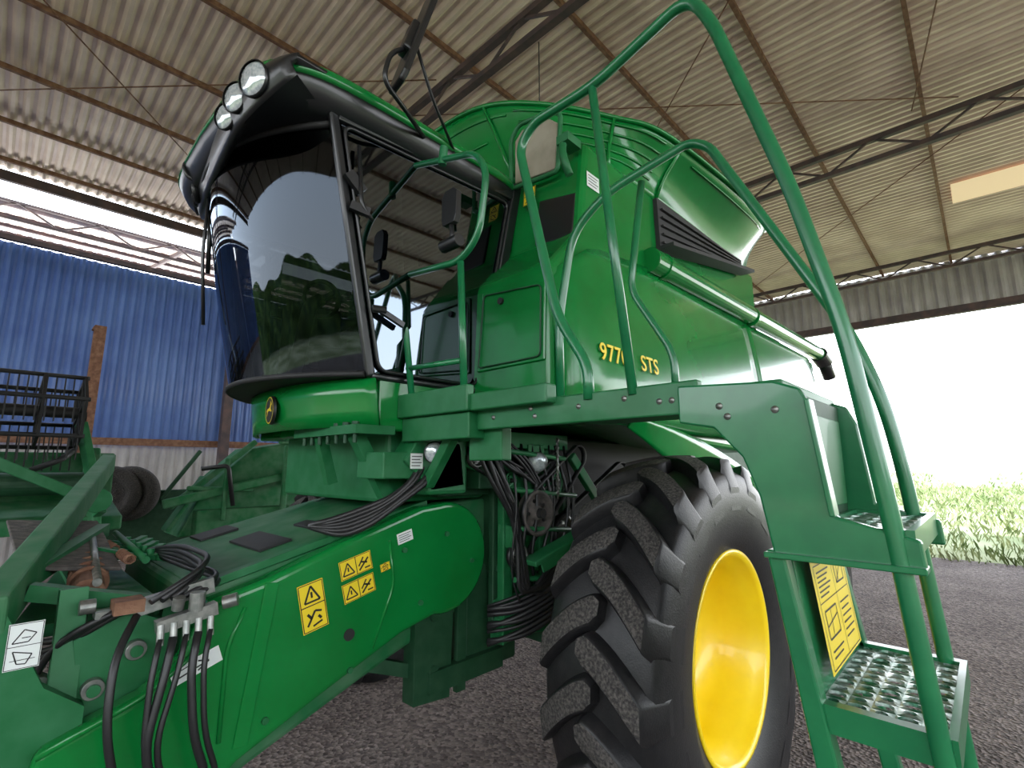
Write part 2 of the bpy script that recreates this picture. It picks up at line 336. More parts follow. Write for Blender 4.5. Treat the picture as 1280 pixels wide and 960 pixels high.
def decal(o,u,v,w,h,base,kind,parent=body,name='warning_decal'):
    o=V(o);u=V(u).normalized();v=V(v).normalized();nn=u.cross(v).normalized()
    b=B()
    def P(a,c,k_): return o+u*(a*w/2)+v*(c*h/2)+nn*k_
    b.add([P(-1,-1,.002),P(1,-1,.002),P(1,1,.002),P(-1,1,.002)],[(0,1,2,3)],0)
    def ln(a,c,e,f,t=.05):
        t*=.8
        A=P(a,c,.003);C_=P(e,f,.003);d=(C_-A).normalized().cross(nn)*t*min(w,h)/2
        b.add([A-d,A+d,C_+d,C_-d],[(0,1,2,3)],1)
    def frame(x0,y0,x1,y1,t=.04): ln(x0,y0,x1,y0,t);ln(x1,y0,x1,y1,t);ln(x1,y1,x0,y1,t);ln(x0,y1,x0,y0,t)
    if kind=='tri2':
        frame(-.92,-.95,.92,.95);ln(-.92,.05,.92,.05)
        ln(-.6,.2,.6,.2,.09);ln(.6,.2,0,.85,.09);ln(0,.85,-.6,.2,.09);ln(0,.35,0,.6,.1)
        ln(-.6,-.75,.1,-.2,.1);ln(.1,-.2,.6,-.3,.09);ln(-.2,-.8,.55,-.7,.09);ln(-.5,-.25,-.2,-.5,.12);ln(.3,-.45,.5,-.6,.12)
    elif kind=='wide':
        frame(-.95,-.92,.95,.92);ln(0,-.92,0,.92)
        ln(-.85,-.6,-.15,-.6,.09);ln(-.15,-.6,-.5,.6,.09);ln(-.5,.6,-.85,-.6,.09);ln(-.5,-.3,-.5,.15,.1)
        ln(.15,-.65,.8,.4,.12);ln(.15,-.2,.5,.6,.1);ln(.5,-.6,.85,-.6,.1);ln(.3,.2,.7,-.1,.12)
    elif kind=='text':
        for i in range(4): ln(-.8,.6-.4*i,.8-.25*(i%2),.6-.4*i,.07)
    elif kind=='picto':
        frame(-.94,-.96,.94,.96,.03);ln(-.94,0,.94,0,.03)
        ln(-.7,.15,-.1,.7,.05);ln(-.1,.7,.6,.5,.05);ln(.6,.5,.2,.15,.05);ln(-.7,.15,.2,.15,.05);ln(-.2,.35,.3,.35,.04)
        ln(-.6,-.2,.5,-.4,.05);ln(.5,-.4,.2,-.8,.05);ln(-.6,-.2,-.3,-.75,.05);ln(-.3,-.75,.2,-.8,.05);ln(-.7,-.6,.7,-.6,.03)
    elif kind=='arrow':
        ln(-.8,-.3,.5,-.1,.12);ln(.5,-.1,.1,.5,.12);ln(.5,-.1,0,-.6,.12);ln(-.8,.4,-.2,.5,.08)
    elif kind=='map':
        for i,(x,y) in enumerate([(-.75,.83),(-.55,.83),(-.3,.83),(-.1,.83),(.1,.83),(.35,.83),(.6,.83)]): ln(x,y,x+.12,y,.05)
        frame(-.9,-.95,.9,.72,.012);ln(-.9,.1,.9,.1,.01);ln(.1,-.95,.1,.72,.01)
        for i in range(6): ln(-.8,.6-.08*i,-.1-.1*(i%3),.6-.08*i,.018);ln(.2,-.1-.12*i,.8-.1*(i%2),-.1-.12*i,.018)
        frame(.25,.25,.75,.6,.02);ln(.25,.25,.75,.6,.015);ln(.4,.25,.4,.6,.015)
        frame(-.75,-.5,-.1,-.05,.02);ln(-.75,-.3,-.1,-.2,.015);ln(-.5,-.5,-.45,-.05,.015);ln(-.75,-.7,-.1,-.7,.018);ln(-.75,-.8,-.2,-.8,.018)
    return b.done(name,[base,KDEC],parent,recalc=False)
decal((.64,1.245,2.97),(0,1,0),(-.6,0,.7),.09,.11,YDEC,'tri2')
decal((.56,.93,3.42),(0,1,0),(-.1,0,1),.09,.11,YDEC,'tri2')
decal((.42,1.284,3.42),(-1,0,0),(0,0,1),.12,.09,WDEC,'text')

# --- chassis
ch=B();ch.box((-3.9,-.7,1.25),(.6,.7,2.02));ch.box((-.16,-1.25,.78),(.16,1.25,1.1));ch.box((-3.8,-1.0,.55),(-3.6,1.0,.75));ch.box((.35,-.62,.75),(.75,.62,1.3))
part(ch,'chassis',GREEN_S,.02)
ch=B();ch.box((.6,-.6,1.66),(1.25,.6,2.05));ch.box((.9,.62,1.7),(1.15,.8,2.0));part(ch,'cab_mount',GREEN_D,.02)
part(B().box((-1.4,.7,1.35),(.28,.735,2.0)),'side_shield',BLACKM)
for i in range(8): part(B().beam((-.3,.745,1.45+i*.065),(.25,.745,1.45+i*.065),.02,.025),'shield_slat',BLACKM)
dt=B()
dt.box((.15,.66,1.0),(.62,.70,1.98),1);dt.box((.6,.6,1.68),(.98,.66,1.98),1)
dt.prism([(.95,1.95),(1.2,1.98),(1.28,1.86),(1.12,1.72),(.92,1.74)],'Y',.66,.8,0)
dt.beam((1.0,.78,1.9),(.3,.78,1.68),.03,.07,0);dt.beam((.9,.8,1.98),(.1,.8,1.98),.06,.09,0)
dt.beam((.58,.75,1.95),(.58,.75,.95),.05,.07,0);dt.beam((.3,.78,1.95),(.3,.78,1.1),.05,.1,0)
dt.beam((.44,.78,1.95),(.44,.78,1.66),.04,.06,0);dt.beam((.62,.77,1.72),(.2,.77,1.35),.03,.05,1)
dt.beam((.55,.9,1.33),(.05,1.0,1.5),.12,.03,0);dt.beam((.52,.96,1.32),(.02,1.06,1.49),.012,.08,0)
dt.beam((.2,.74,1.5),(.62,.74,1.5),.02,.05,0);dt.beam((.6,.72,1.3),(.2,.72,1.15),.03,.06,1)
dt.box((1.2,.55,1.78),(1.38,.78,1.9),0)
dt.box((.34,.74,1.86),(.48,.84,1.96),0);dt.box((.5,.74,1.4),(.6,.83,1.52),0);dt.box((.7,.68,1.72),(.82,.8,1.86),1)
dt.prism([(.2,1.3),(.45,1.25),(.52,1.42),(.4,1.52),(.22,1.48)],'Y',.7,.77,0)
dt.prism([(.35,.95),(.6,.9),(.62,1.12),(.42,1.18)],'Y',.66,.76,0);dt.beam((.62,.72,1.0),(.1,.8,.92),.05,.08,0)
dt.beam((.1,.85,1.9),(-.2,.85,1.6),.04,.06,0);dt.beam((.12,.8,1.7),(.12,.8,1.1),.04,.05,1)
part(dt,'drive_frame',[GREEN_D,GREEN_S,STEEL],.006)
b=B();b.prism([(.86,.70),(1.08,.72),(1.08,1.2),(1.0,1.28),(.84,1.2)],'Y',.55,.64,0);b.beam((1.0,.62,.8),(.5,.62,.8),.08,.1);b.beam((1.3,.55,.95),(.9,.58,.8),.05,.06);b.beam((.78,.62,1.25),(.78,.62,.7),.03,.06)
for z in (.85,1.1): b.cyl((.97,.64,z),(.97,.655,z),.025)
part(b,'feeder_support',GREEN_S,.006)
def pulley(c,r,w=.05,m0=STEEL,m1=BLACKM):
    b=B();x,y,z=c
    b.lathe([(.02,w),(r*.3,w),(r*.35,w*.6),(r*.8,w*.55),(r*.85,w),(r,w),(r*.9,w/2),(r,0),(.02,0)],(x,y,z),(0,1,0),32,0)
    b.cyl((x,y+w,z),(x,y+w+.03,z),r*.22,1,12);b.cyl((x,.69,z),(x,y+.01,z),r*.2,1,12)
    for i in range(5):
        a=i*1.257;b.cyl((x+math.cos(a)*r*.55,y+w*.5,z+math.sin(a)*r*.55),(x+math.cos(a)*r*.55,y+w*.75,z+math.sin(a)*r*.55),r*.08,1,8)
    part(b,'pulley',[m0,m1])
pulley((.45,.84,1.58),.125,.05,GRAY);pulley((.56,.8,1.36),.06);pulley((.27,.8,1.74),.09,.05,GREEN_D);pulley((.86,.78,1.88),.05);pulley((.16,.8,1.45),.1,.04,STEEL);pulley((.62,.8,1.76),.045,.04,GREEN_D);pulley((.36,.78,1.2),.09,.04,GREEN_D);pulley((.2,.86,1.24),.06,.04,GRAY)
def belt(c0,r0,c1,r1,y,w):
    b=B();c0=V(c0);c1=V(c1);pts=[]
    d=(c1-c0);a0=math.atan2(d.y,d.x)
    for i in range(13): t=a0+math.pi/2+math.pi*i/12;pts.append((c0.x+math.cos(t)*r0,c0.y+math.sin(t)*r0))
    for i in range(13): t=a0-math.pi/2+math.pi*i/12;pts.append((c1.x+math.cos(t)*r1,c1.y+math.sin(t)*r1))
    n_=len(pts);vs=[(x,y,z) for x,z in pts]+[(x,y+w,z) for x,z in pts]
    b.add(vs,[(i,(i+1)%n_,(i+1)%n_+n_,i+n_) for i in range(n_)],0,True)
    part(b,'drive_belt',RUBBER,solid=.012)
belt((.45,1.58),.122,(.05,1.9),.07,.855,.03);belt((.56,1.36),.06,(.27,1.74),.08,.82,.025);belt((.16,1.45),.1,(-.5,1.75),.12,.82,.035);belt((.86,1.88),.05,(.62,1.76),.045,.79,.02);belt((.56,1.36),.062,(.36,1.2),.088,.80,.025)
def hose(pts,r=.011,m=RUBBER,name='hose',parent=H): part(B().tube(pts,r,fil=.15,seg=6,n=8),name,m,parent=parent)
U_=random.uniform
for i in range(6):
    q=i*.024
    hose([(1.15-q,.72,1.98),(1.22-q+U_(-.02,.02),.8+q*.3,1.8),(1.30+q,.75,1.7-q),(1.5,.66,1.62-q*.7),(1.62,.6,1.585)],U_(.009,.013))
for i in range(6):
    q=i*.03
    hose([(.9-q,.84,1.98),(.80-q+U_(-.05,.05),.88,1.8-q),(.6+U_(-.05,.05),.86,1.5+q),(.56+U_(-.05,.05),.88,1.2-q*.3),(.45,.9,1.15+q*.6),(.2,.95,1.3+q)],random.choice([.008,.011,.014]))
for i in range(9):
    q=i*.026
    hose([(.68,.72,.92+q+U_(-.03,.03)),(.56,.84,.95+q),(.4,.92,1.02+q),(.2,.95,1.12+q),(.0,.9,1.3+q)],random.choice([.009,.014]))
for i in range(8):
    q=i*.03
    hose([(.85-q,.8,2.0),(.72-q,.88,1.85+U_(-.04,.04)),(.5-q,.86,1.8-q),(.25,.84,1.92-q)],.009)
for i in range(7):
    x=.62-.08*i;hose([(x+U_(-.02,.02),.83,1.96),(x-.05+U_(-.06,.06),.89,1.6),(x+.03,.85,1.3),(x-.1,.84,1.05)],random.choice([.006,.009]),random.choice([GREEN_D,RUBBER,RUBBER]),'pipe')
for z,x0,x1 in [(1.88,.2,.85),(1.46,.1,.62),(1.2,.1,.62),(1.66,.1,.62)]: hose([(x0,.88,z),(x1,.86,z+.05)],.014,GREEN_D,'pipe')
b=B();b.tube([(.42,1.0,1.99),(.42,1.0,1.66)],.006,n=6)
for i in range(14): b.lathe([(.010,-.003),(.014,0),(.010,.003)],(.42,1.0,1.98-i*.022),(0,1,0) if i%2 else (1,0,0),8,0)
part(b,'chain',STEEL)
def wlamp(c,ax,r,parent=H,nm='work_lamp',ring=BLACK,depth=1):
    c=V(c);a=V(ax).normalized()
    b=B();b.lathe([(0,-r*1.0*depth),(r*.6,-r*.9*depth),(r*1.0,-r*.1),(r*1.03,.01),(r*.95,.012)],c,a,24,0)
    lp=part(b,nm,ring,parent=parent)
    b=B();b.lathe([(r*.99,.0),(r*.8,r*.16),(r*.4,r*.26),(0,r*.3)],c,a,24,0);b.done('lens',LAMPG,lp if parent is H else parent)
    return lp
wlamp((1.16,.86,1.90),(.6,1,-.1),.05)
wlamp((.45,.88,1.86),(.9,1,0),.055,ring=STEEL)
# --- feeder house
fh=part(B().prism([(2.03,1.38),(1.0,1.63),(.55,1.66),(.55,1.15),(1.2,.95),(1.95,.68),(2.08,.8)],'Y',-.6,.6),'feeder_house',GREEN_M,.02)
part(B().plate([(2.0,.56,1.392),(2.0,-.55,1.392),(1.1,-.55,1.612),(1.1,.56,1.612)],.012),'feeder_cover',[GREEN_M],.004,parent=fh)
for P_ in ([(1.72,.35,1.472),(1.72,-.05,1.472),(1.58,-.05,1.507),(1.58,.35,1.507)],[(1.45,.3,1.538),(1.45,.05,1.538),(1.38,.05,1.556),(1.38,.3,1.556)],[(1.78,-.3,1.458),(1.78,-.5,1.458),(1.6,-.5,1.503),(1.6,-.3,1.503)]):
    part(B().plate(P_,.012),'cover_pad',BLACKM,.002,parent=fh)
part(B().beam((2.0,.58,1.40),(1.0,.58,1.65),.05,.03),'cover_rail',GREEN_D,.003,parent=fh)
arc=[(.94+.27*math.cos(math.radians(t)),1.385+.27*math.sin(math.radians(t))) for t in range(78,292,9)]
pan=[(2.01,1.365),(1.80,1.415),(1.4,1.55),(1.1,1.64)]+arc+[(1.2,1.08),(1.3,1.04),(1.6,.92),(1.86,.81),(1.98,.72),(2.2,.76),(2.42,.92),(2.4,1.04),(2.16,1.12),(2.06,1.2)]
shield=part(B().prism(pan,'Y',.60,.70),'feeder_shield',GREEN,.025,seg=4,parent=fh)
sy=.702
part(B().beam((1.79,sy,1.4),(1.86,sy,.86),.012,.05),'shield_rib',GREEN,.003,parent=fh)
rib([(1.88,sy,1.33),(1.93,sy,1.2),(1.93,sy,.9)],.008,fh,'shield_rib')
rib([(2.4,sy,1.03),(2.15,sy,1.12),(2.02,sy,1.22)],.01,fh,'shield_rib')
rib([(1.28,sy,1.5),(1.25,sy,1.3),(1.35,sy,1.06)],.006,fh,'shield_rib')
part(B().beam((2.42,.66,.93),(2.0,.66,.72),.1,.012),'shield_flange',GREEN,.003,parent=fh)
for x,z in [(1.2,1.45),(1.45,1.0),(1.78,.92),(.95,1.5),(.78,1.35),(1.1,1.2)]: part(B().cyl((x,.695,z),(x,.712,z),.012,0,12),'bolt',GREEN_D,parent=fh)
part(B().cyl((1.46,.69,1.14),(1.46,.706,1.14),.024,0,16),'plug',BLACKM,parent=fh)
decal((1.625,sy,1.285),(-1,0,.22),(.22,0,1),.105,.19,YDEC,'tri2',fh)
decal((1.445,sy,1.415),(-1,0,.25),(.25,0,1),.15,.08,YDEC,'wide',fh)
decal((1.425,sy,1.32),(-1,0,.25),(.25,0,1),.15,.08,YDEC,'wide',fh)
decal((1.30,sy,1.39),(-1,0,.25),(.25,0,1),.05,.035,YDEC,'tri2',fh)
decal((1.20,sy,1.51),(-1,0,.25),(.25,0,1),.085,.05,WDEC,'text',fh,'label')
decal((2.02,sy,1.17),(-1,0,.35),(.35,0,1),.15,.055,WDEC,'arrow',fh,'label')
decal((1.22,.803,1.86),(-1,0,0),(0,0,1),.07,.07,WDEC,'text',H,'label')
# front coupling frame
b=B()
b.box((2.1,-.62,1.22),(2.3,.5,1.36));b.prism([(2.3,.85),(2.62,.9),(2.62,1.5),(2.5,1.42),(2.4,1.2),(2.3,1.12)],'Y',.6,.66)
b.beam((2.05,.5,1.38),(2.1,.5,.9),.06,.08);b.beam((2.35,.55,1.45),(2.35,.6,1.0),.05,.07);b.beam((2.12,.55,1.36),(2.45,.45,1.44),.05,.05)
b.beam((2.5,.4,1.44),(2.15,-.55,1.52),.05,.06);b.box((2.05,-.6,.85),(2.2,.55,1.05));b.beam((2.42,.4,1.3),(2.25,-.5,1.33),.12,.04)
b.prism([(2.1,1.0),(2.3,1.05),(2.34,1.3),(2.2,1.36),(2.08,1.3)],'Y',.52,.60)
for i in range(5): b.cyl((2.2+.05*i,.5,1.3-.03*i),(2.2+.05*i,.56,1.3-.03*i),.022,1,16)
for x,z in ((2.18,1.24),(2.28,1.15),(2.36,1.1)): b.cyl((x,.6,z),(x,.63,z),.03,1,20);b.cyl((x,.63,z),(x,.645,z),.018,0,12)
part(b,'coupling_frame',[GREEN_D,STEEL],.006)
part(B().plate([(2.16,-.7,1.54),(2.5,-.7,1.57),(2.47,.2,1.47),(2.18,.2,1.43)],.015),'rubber_mat',GRAY,.004)
b=B();b.cyl((2.2,-.6,1.45),(2.3,.42,1.40),.05);
for i in range(9): b.cyl((2.2+.01*i,-.55+i*.1,1.449-.005*i),(2.202+.01*i,-.53+i*.1,1.448-.005*i),.062)
part(b,'worn_roller',RUST)
b=B();b.beam((2.54,.66,1.41),(1.98,-2.0,1.86),.08,.13);b.beam((2.6,.5,1.33),(2.04,-2.0,1.74),.03,.1)
part(b,'header_beam',GREEN_M,.008)
for i in range(5):
    b=B();b.beam((2.0,.1-.13*i,1.44),(2.12,.02-.13*i,1.46),.03,.02);b.beam((2.06,.09-.13*i,1.45),(1.98,.0-.13*i,1.47),.03,.02)
    b.beam((2.12,.04-.13*i,1.46),(2.22,-.08-.13*i,1.485),.022,.02);b.cyl((2.06,.06-.13*i,1.44),(2.06,.06-.13*i,1.485),.014,0,10)
    part(b,'latch_linkage',GREEN_D,.003)
b=B();b.tube([(2.1,.2,1.46),(2.1,-.55,1.50)],.014);part(b,'linkage_rod',GREEN_D)
b=B();b.tube([(2.28,.45,1.44),(2.2,-.5,1.52)],.014);part(b,'linkage_rod',STEEL)
# coil springs
for y0 in (.25,-.1):
    pts=[(2.2+.0*i,y0-.012*i,1.47) for i in range(2)]
    pts=[(2.16+.018*math.cos(i*.9),y0-.004*i,1.475+.018*math.sin(i*.9)) for i in range(56)]
    part(B().tube(pts,.0035,n=5,fil=.001,seg=1),'spring',RUST)
decal((2.455,.663,1.33),(-1,0,0),(0,0,1),.075,.125,WDEC,'picto',H,'label')
b=B();b.beam((2.16,.75,1.33),(1.99,.75,1.36),.04,.04,0);b.beam((2.2,.66,1.38),(1.98,.66,1.42),.03,.05,0);b.cyl((2.05,.75,1.36),(2.05,.75,1.42),.024,0)
b.cyl((1.97,.75,1.37),(1.93,.77,1.38),.022,0);b.cyl((2.1,.73,1.37),(2.1,.74,1.41),.018,0)
for i in range(5): b.cyl((2.15-.035*i,.765,1.34),(2.15-.035*i,.78,1.28),.011,0,12)
b.box((2.18,.6,1.37),(2.26,.68,1.41),1);b.cyl((2.3,.62,1.40),(2.34,.62,1.40),.022,0);b.box((2.12,.58,1.36),(2.3,.64,1.38),0)
part(b,'hydraulic_coupler',[STEEL,RUST],.003)
for i in range(5):
    x=2.15-.035*i;q=U_(-.04,.04)
    hose([(x,.778,1.30),(x+.02,.81,1.2),(x+.04+q,.83,1.0),(x-.02+q,.81,.85),(x-.05,.77,.55),(x-.1,.72,.3)],.0125 if i%2 else .009)
hose([(2.2,.68,1.36),(2.26,.78,1.28),(2.27,.82,1.1),(2.22,.8,.9),(2.2,.76,.6)],.012)
for i in range(5): hose([(2.05+.03*i,.7,1.4),(1.95+U_(-.03,.05),.62,1.42+.02*i),(2.0,.3,1.44+.02*i),(2.05,-.1,1.46)],.010)
for i in range(5): hose([(2.2,.66,1.4),(2.3+.02*i,.6,1.36-U_(0,.05)),(2.42,.5,1.28-.03*i),(2.4,.2,1.3)],.01)

# --- cab
cab=part(B().prism([(1.38,2.0),(1.38,2.24),(.74,2.24),(.74,2.0)],'Y',-.72,.72),'cab',GREEN,.01)
def fx(y,z):
    t=(z-2.2)/1.2
    return 1.44+.25*t+(.31-.03*t)*(1-abs(y/.72)**2.1)
part(B().surf(lambda u,v:(fx(-.72+1.44*u,2.25+1.12*v)+.012*math.sin(v*math.pi),-.72+1.44*u,2.25+1.12*v),48,10),'windscreen',GLASS,parent=cab,recalc=False)
def ax_(y,v): return 1.42+.18*(1-abs(y/.74)**2.4)-.03*v
part(B().surf(lambda u,v:(ax_(-.74+1.48*u,v),-.74+1.48*u,2.235-.22*v),28,3),'cab_apron',GREEN,parent=cab,solid=.02)
part(B().surf(lambda u,v:((1-v)*(fx(-.74+1.48*u,2.2)+.02)+v*1.1,-.74+1.48*u,2.24),28,2),'cab_floor',BLACKM,parent=cab)
for zz,rr_ in ((2.25,.014),(3.38,.016)):
    part(B().tube([(fx(-.72+1.44*i/24,zz)+.01,-.72+1.44*i/24,zz) for i in range(25)],rr_,fil=.01,seg=1),'seal',BLACKM,parent=cab)
for s in (1,-1):
    b=B();b.beam((1.43,.72*s,2.24),(1.70,.75*s,3.42),.03,.045);b.beam((.76,.72*s,2.24),(.52,.78*s,3.56),.05,.07)
    b.beam((1.43,.72*s,2.245),(.76,.72*s,2.245),.03,.03);b.beam((1.68,.75*s,3.42),(.54,.78*s,3.48),.04,.06)
    part(b,'cab_frame',BLACK,.01,parent=cab)
    part(B().add([(1.41,.725*s,2.26),(.79,.725*s,2.26),(.57,.775*s,3.44),(1.66,.75*s,3.40)],[(0,1,2,3)]),'door',GLASSD,parent=cab,recalc=False)
b=B();b.tube([(1.40,.74,2.27),(.80,.74,2.27),(.59,.78,3.42),(1.65,.76,3.38)],.009,closed=True,fil=.05,n=8)
part(b,'door_frame',BLACK,parent=cab)
b=B();b.cyl((1.46,.76,2.55),(1.40,.78,2.55),.018,0,10);b.beam((1.43,.77,2.55),(1.3,.775,2.50),.02,.025);part(b,'door_handle',BLACK,parent=cab)
b=B();b.beam((1.62,.77,3.15),(1.55,.78,3.08),.03,.05);b.beam((1.6,.77,3.0),(1.52,.80,2.98),.03,.04);b.tube([(1.58,.78,3.3),(1.56,.8,3.0),(1.5,.8,2.95)],.01)
part(b,'door_hinge',BLACK,parent=cab)
part(B().plate([(.74,-.72,2.24),(.74,.72,2.24),(.5,.76,3.5),(.5,-.76,3.5)],.02),'rear_wall',BLACKM,parent=cab)
def roofring(z,sx,sy,n=64,cx=1.19):
    pts=[]
    for i in range(n):
        a=2*math.pi*i/n;c,s_=math.cos(a),math.sin(a)
        ex=.32
        x=cx+sx*math.copysign(abs(c)**ex,c);y=sy*math.copysign(abs(s_)**ex,s_)
        if x>cx: x+= .04*(1-(y/sy)**2)
        pts.append((x,y,z-.01*max(0,x-1.2)))
    return pts
def rings(b,R,mi=0):
    n_=len(R[0]);vs=[p for r_ in R for p in r_];fs=[]
    for i in range(len(R)-1):
        for k_ in range(n_): fs.append((i*n_+k_,i*n_+(k_+1)%n_,(i+1)*n_+(k_+1)%n_,(i+1)*n_+k_))
    fs.append(tuple(range(n_))[::-1]);fs.append(tuple(range((len(R)-1)*n_,len(R)*n_)))
    b.add(vs,fs,mi,True)
b=B();rings(b,[roofring(3.40,.71,.74),roofring(3.42,.77,.79),roofring(3.50,.81,.82),roofring(3.535,.81,.82)])
roof=part(b,'cab_roof',BLACK,parent=cab)
b=B();rings(b,[roofring(3.515,.815,.832),roofring(3.57,.805,.825),roofring(3.61,.75,.78),roofring(3.63,.57,.62)])
part(b,'roof_cap',GREEN,parent=cab)
def vis(u,v):
    y=-.81+1.62*u; e=1-abs(u*2-1)**6
    x=1.89+.02*(1-(y/.8)**2)+.10*e-.13*max(0,(.45-y)/1.25)
    z=3.565-.24*v*(.45+.55*e)-.02*(1-(y/.8)**2)
    return (x+.035*math.sin(v*math.pi),y,z)
part(B().surf(vis,40,8),'visor',BLACK,solid=.03,parent=cab)
part(B().surf(lambda u,v:(vis(u,0)[0]*(1-v)+v*1.7,vis(u,0)[1],vis(u,0)[2]-.01),32,2),'visor_top',BLACK,parent=cab,solid=.02)
part(B().surf(lambda u,v:(vis(u,1)[0]*(1-v)+v*(fx(-.72+1.44*u,3.37)),vis(u,1)[1]*(1-v)+v*(-.72+1.44*u),vis(u,1)[2]*(1-v)+v*3.39),40,3),'visor_lining',BLACK,parent=cab)
for y,z,r_ in [(.655,3.455,.076),(.515,3.43,.066),(.405,3.395,.060),(-.405,3.395,.060),(-.515,3.43,.066),(-.655,3.455,.076)]:
    u=(y+.81)/1.62;xx=vis(u,.35)[0]
    wlamp((xx+.006,y,z),(1,.45*math.copysign(1,y),-.2),r_,parent=cab,nm='roof_lamp',depth=.5)
b=B();b.box((.85,-.25,2.35),(1.25,.25,2.5));b.prism([(.8,2.45),(.95,2.45),(.86,3.1),(.74,3.1)],'Y',-.24,.24);b.box((.76,-.13,3.1),(.86,.13,3.3));b.box((.95,-.1,2.24),(1.15,.1,2.36));b.box((.9,-.33,2.45),(1.3,-.25,2.6))
part(b,'seat',SEAT,.03,parent=cab)
b=B();b.tube([(1.5,0,2.25),(1.42,0,2.75),(1.36,0,2.8)],.04);rr=[(1.36+.06*math.cos(i*math.pi/8)*1,.19*math.sin(i*math.pi/8),2.8+.17*math.cos(i*math.pi/8)*.5) for i in range(16)];b.tube(rr,.014,closed=True,fil=.01,seg=1);b.beam((1.36,-.19,2.8),(1.36,.19,2.8),.02,.03)
part(b,'steering_wheel',BLACKM,parent=cab)
b=B();b.box((1.0,-.6,2.24),(1.35,-.45,2.9));part(b,'console',SEAT,.01,parent=cab)
b=B();b.tube([(1.45,-.5,2.3),(1.5,-.5,3.2)],.02);b.box((1.46,-.62,2.95),(1.5,-.35,3.15));part(b,'monitor',BLACKM,.005,parent=cab)
b=B();b.tube([(1.25,.82,3.5),(1.45,.95,3.47),(1.60,1.0,3.5),(1.57,1.0,3.66),(1.46,1.0,3.76)],.011,fil=.06);b.tube([(1.05,.82,3.52),(1.3,.95,3.62),(1.44,1.0,3.8)],.008)
part(b,'mirror_arm',BLACK,parent=cab)
d_=V((-.17,.02,.6)).normalized();u_=V((.15,.99,0)).normalized();c_=V((1.43,1.0,3.80))
b=B();b.plate([c_+u_*x+d_*z for x,z in [(-.06,-.3),(.06,-.3),(.085,-.26),(.085,.32),(.06,.36),(-.06,.36),(-.085,.32),(-.085,-.26)]],.03)
b.plate([c_+u_*x+d_*z for x,z in [(-.04,-.1),(.04,-.1),(.04,.08),(-.04,.08)]],.06)
part(b,'mirror',BLACK,.01,parent=cab)
b=B();b.tube([(1.85,-.3,3.5),(1.98,-.35,3.58),(2.04,-.35,3.5),(2.01,-.33,3.42),(1.88,-.3,3.43)],.013)
part(b,'mirror_arm',BLACK,parent=cab)
b=B();b.tube([(1.92,-.25,3.35),(1.91,-.3,3.0),(1.87,-.3,2.6)],.009);b.tube([(1.90,-.28,3.3),(1.87,-.32,2.9)],.012);part(b,'mirror_stem',BLACK,parent=cab)
b=B();b.box((1.30,.1,1.98),(1.50,.74,2.02));
for i in range(7): b.cyl((1.48,.70-.085*i,1.94),(1.48,.70-.085*i,2.03),.010,1,10);b.cyl((1.48,.70-.085*i,2.02),(1.48,.70-.085*i,2.035),.017,1,6)
b.beam((1.45,.3,1.98),(1.38,.3,1.75),.05,.05);b.beam((1.42,.6,1.98),(1.25,.6,1.7),.06,.06)
part(b,'front_step',[GREEN_D,GREEN_S],.005)
ey=.04
ec=V((ax_(ey,.5)+.012,ey,2.125));ea=V((1,-.10,-.03)).normalized();eu=V((0,1,0));eu=(eu-ea*eu.dot(ea)).normalized();ev=ea.cross(eu)
b=B();b.lathe([(.0,.014),(.072,.014),(.076,.0)],ec,ea,40,0,False);b.lathe([(.065,.0155),(.070,.0155)],ec,ea,40,1,False)
st=[(-.045,-.005),(-.03,.008),(-.005,.010),(.012,.016),(.02,.036),(.014,.048),(.02,.046),(.027,.038),(.034,.046),(.036,.036),(.046,.028),(.033,.024),(.026,.008),(.038,-.004),(.048,-.002),(.036,-.012),(.018,-.004),(.0,-.004),(-.018,-.005),(-.03,-.024),(-.045,-.036),(-.038,-.022),(-.034,-.010)]
b.add([ec+ea*.016+eu*x*1.0+ev*y*1.0 for x,y in st],[tuple(range(len(st)))],1)
part(b,'emblem',[KDEC,YDEC],parent=cab,recalc=False,label='round black emblem with yellow leaping stag')

# --- platform
pf=B();pf.box((.62,.74,2.05),(1.2,1.32,2.08));pf.box((.6,1.41,2.03),(1.2,2.36,2.06))
pf.box((1.17,1.2,1.985),(1.205,2.14,2.085));pf.box((1.24,.72,2.06),(1.28,1.22,2.17));pf.box((1.05,.72,1.95),(1.25,1.2,2.06));pf.box((1.2,1.18,2.06),(1.26,1.62,2.13))
pf.box((.62,2.2,1.95),(1.2,2.36,2.03));pf.box((1.1,1.1,1.86),(1.16,1.3,2.0))
pf.beam((1.15,1.0,2.0),(1.15,.8,1.75),.05,.05)
pm=part(pf,'platform',[GREEN_D],.006)
for y,z in [(1.3,2.03),(1.5,2.05),(1.52,2.02),(1.72,2.04),(1.9,2.05),(2.02,2.03),(2.06,2.03),(2.2,2.0),(2.22,1.97),(2.34,1.98)]:
    part(B().lathe([(0,.006),(.008,.004),(.01,0)],(1.206 if y<2.1 else 1.211,y,z),(1,0,0),10),'bolt',STEEL,parent=pm)
spoly=[(2.08,2.07),(2.34,2.055),(2.40,2.03),(2.425,1.97),(2.45,1.72),(2.60,1.68),(2.605,1.61),(2.31,1.61),(2.285,1.76),(2.25,1.86),(2.18,1.94),(2.08,1.96)]
lb=B()
lb.prism(spoly,'X',1.185,1.21);lb.prism(spoly,'X',.62,.645)
lower=[(2.29,1.63),(2.33,1.63),(2.40,1.2),(2.52,.45),(2.47,.45),(2.36,1.15)]
lb.prism(lower,'X',1.16,1.21);lb.prism(lower,'X',.62,.66)
ladr=part(lb,'ladder',RAIL,.006)
part(B().box((.645,2.365,1.68),(1.185,2.375,2.03)),'riser',GREEN_S,.004,parent=ladr)
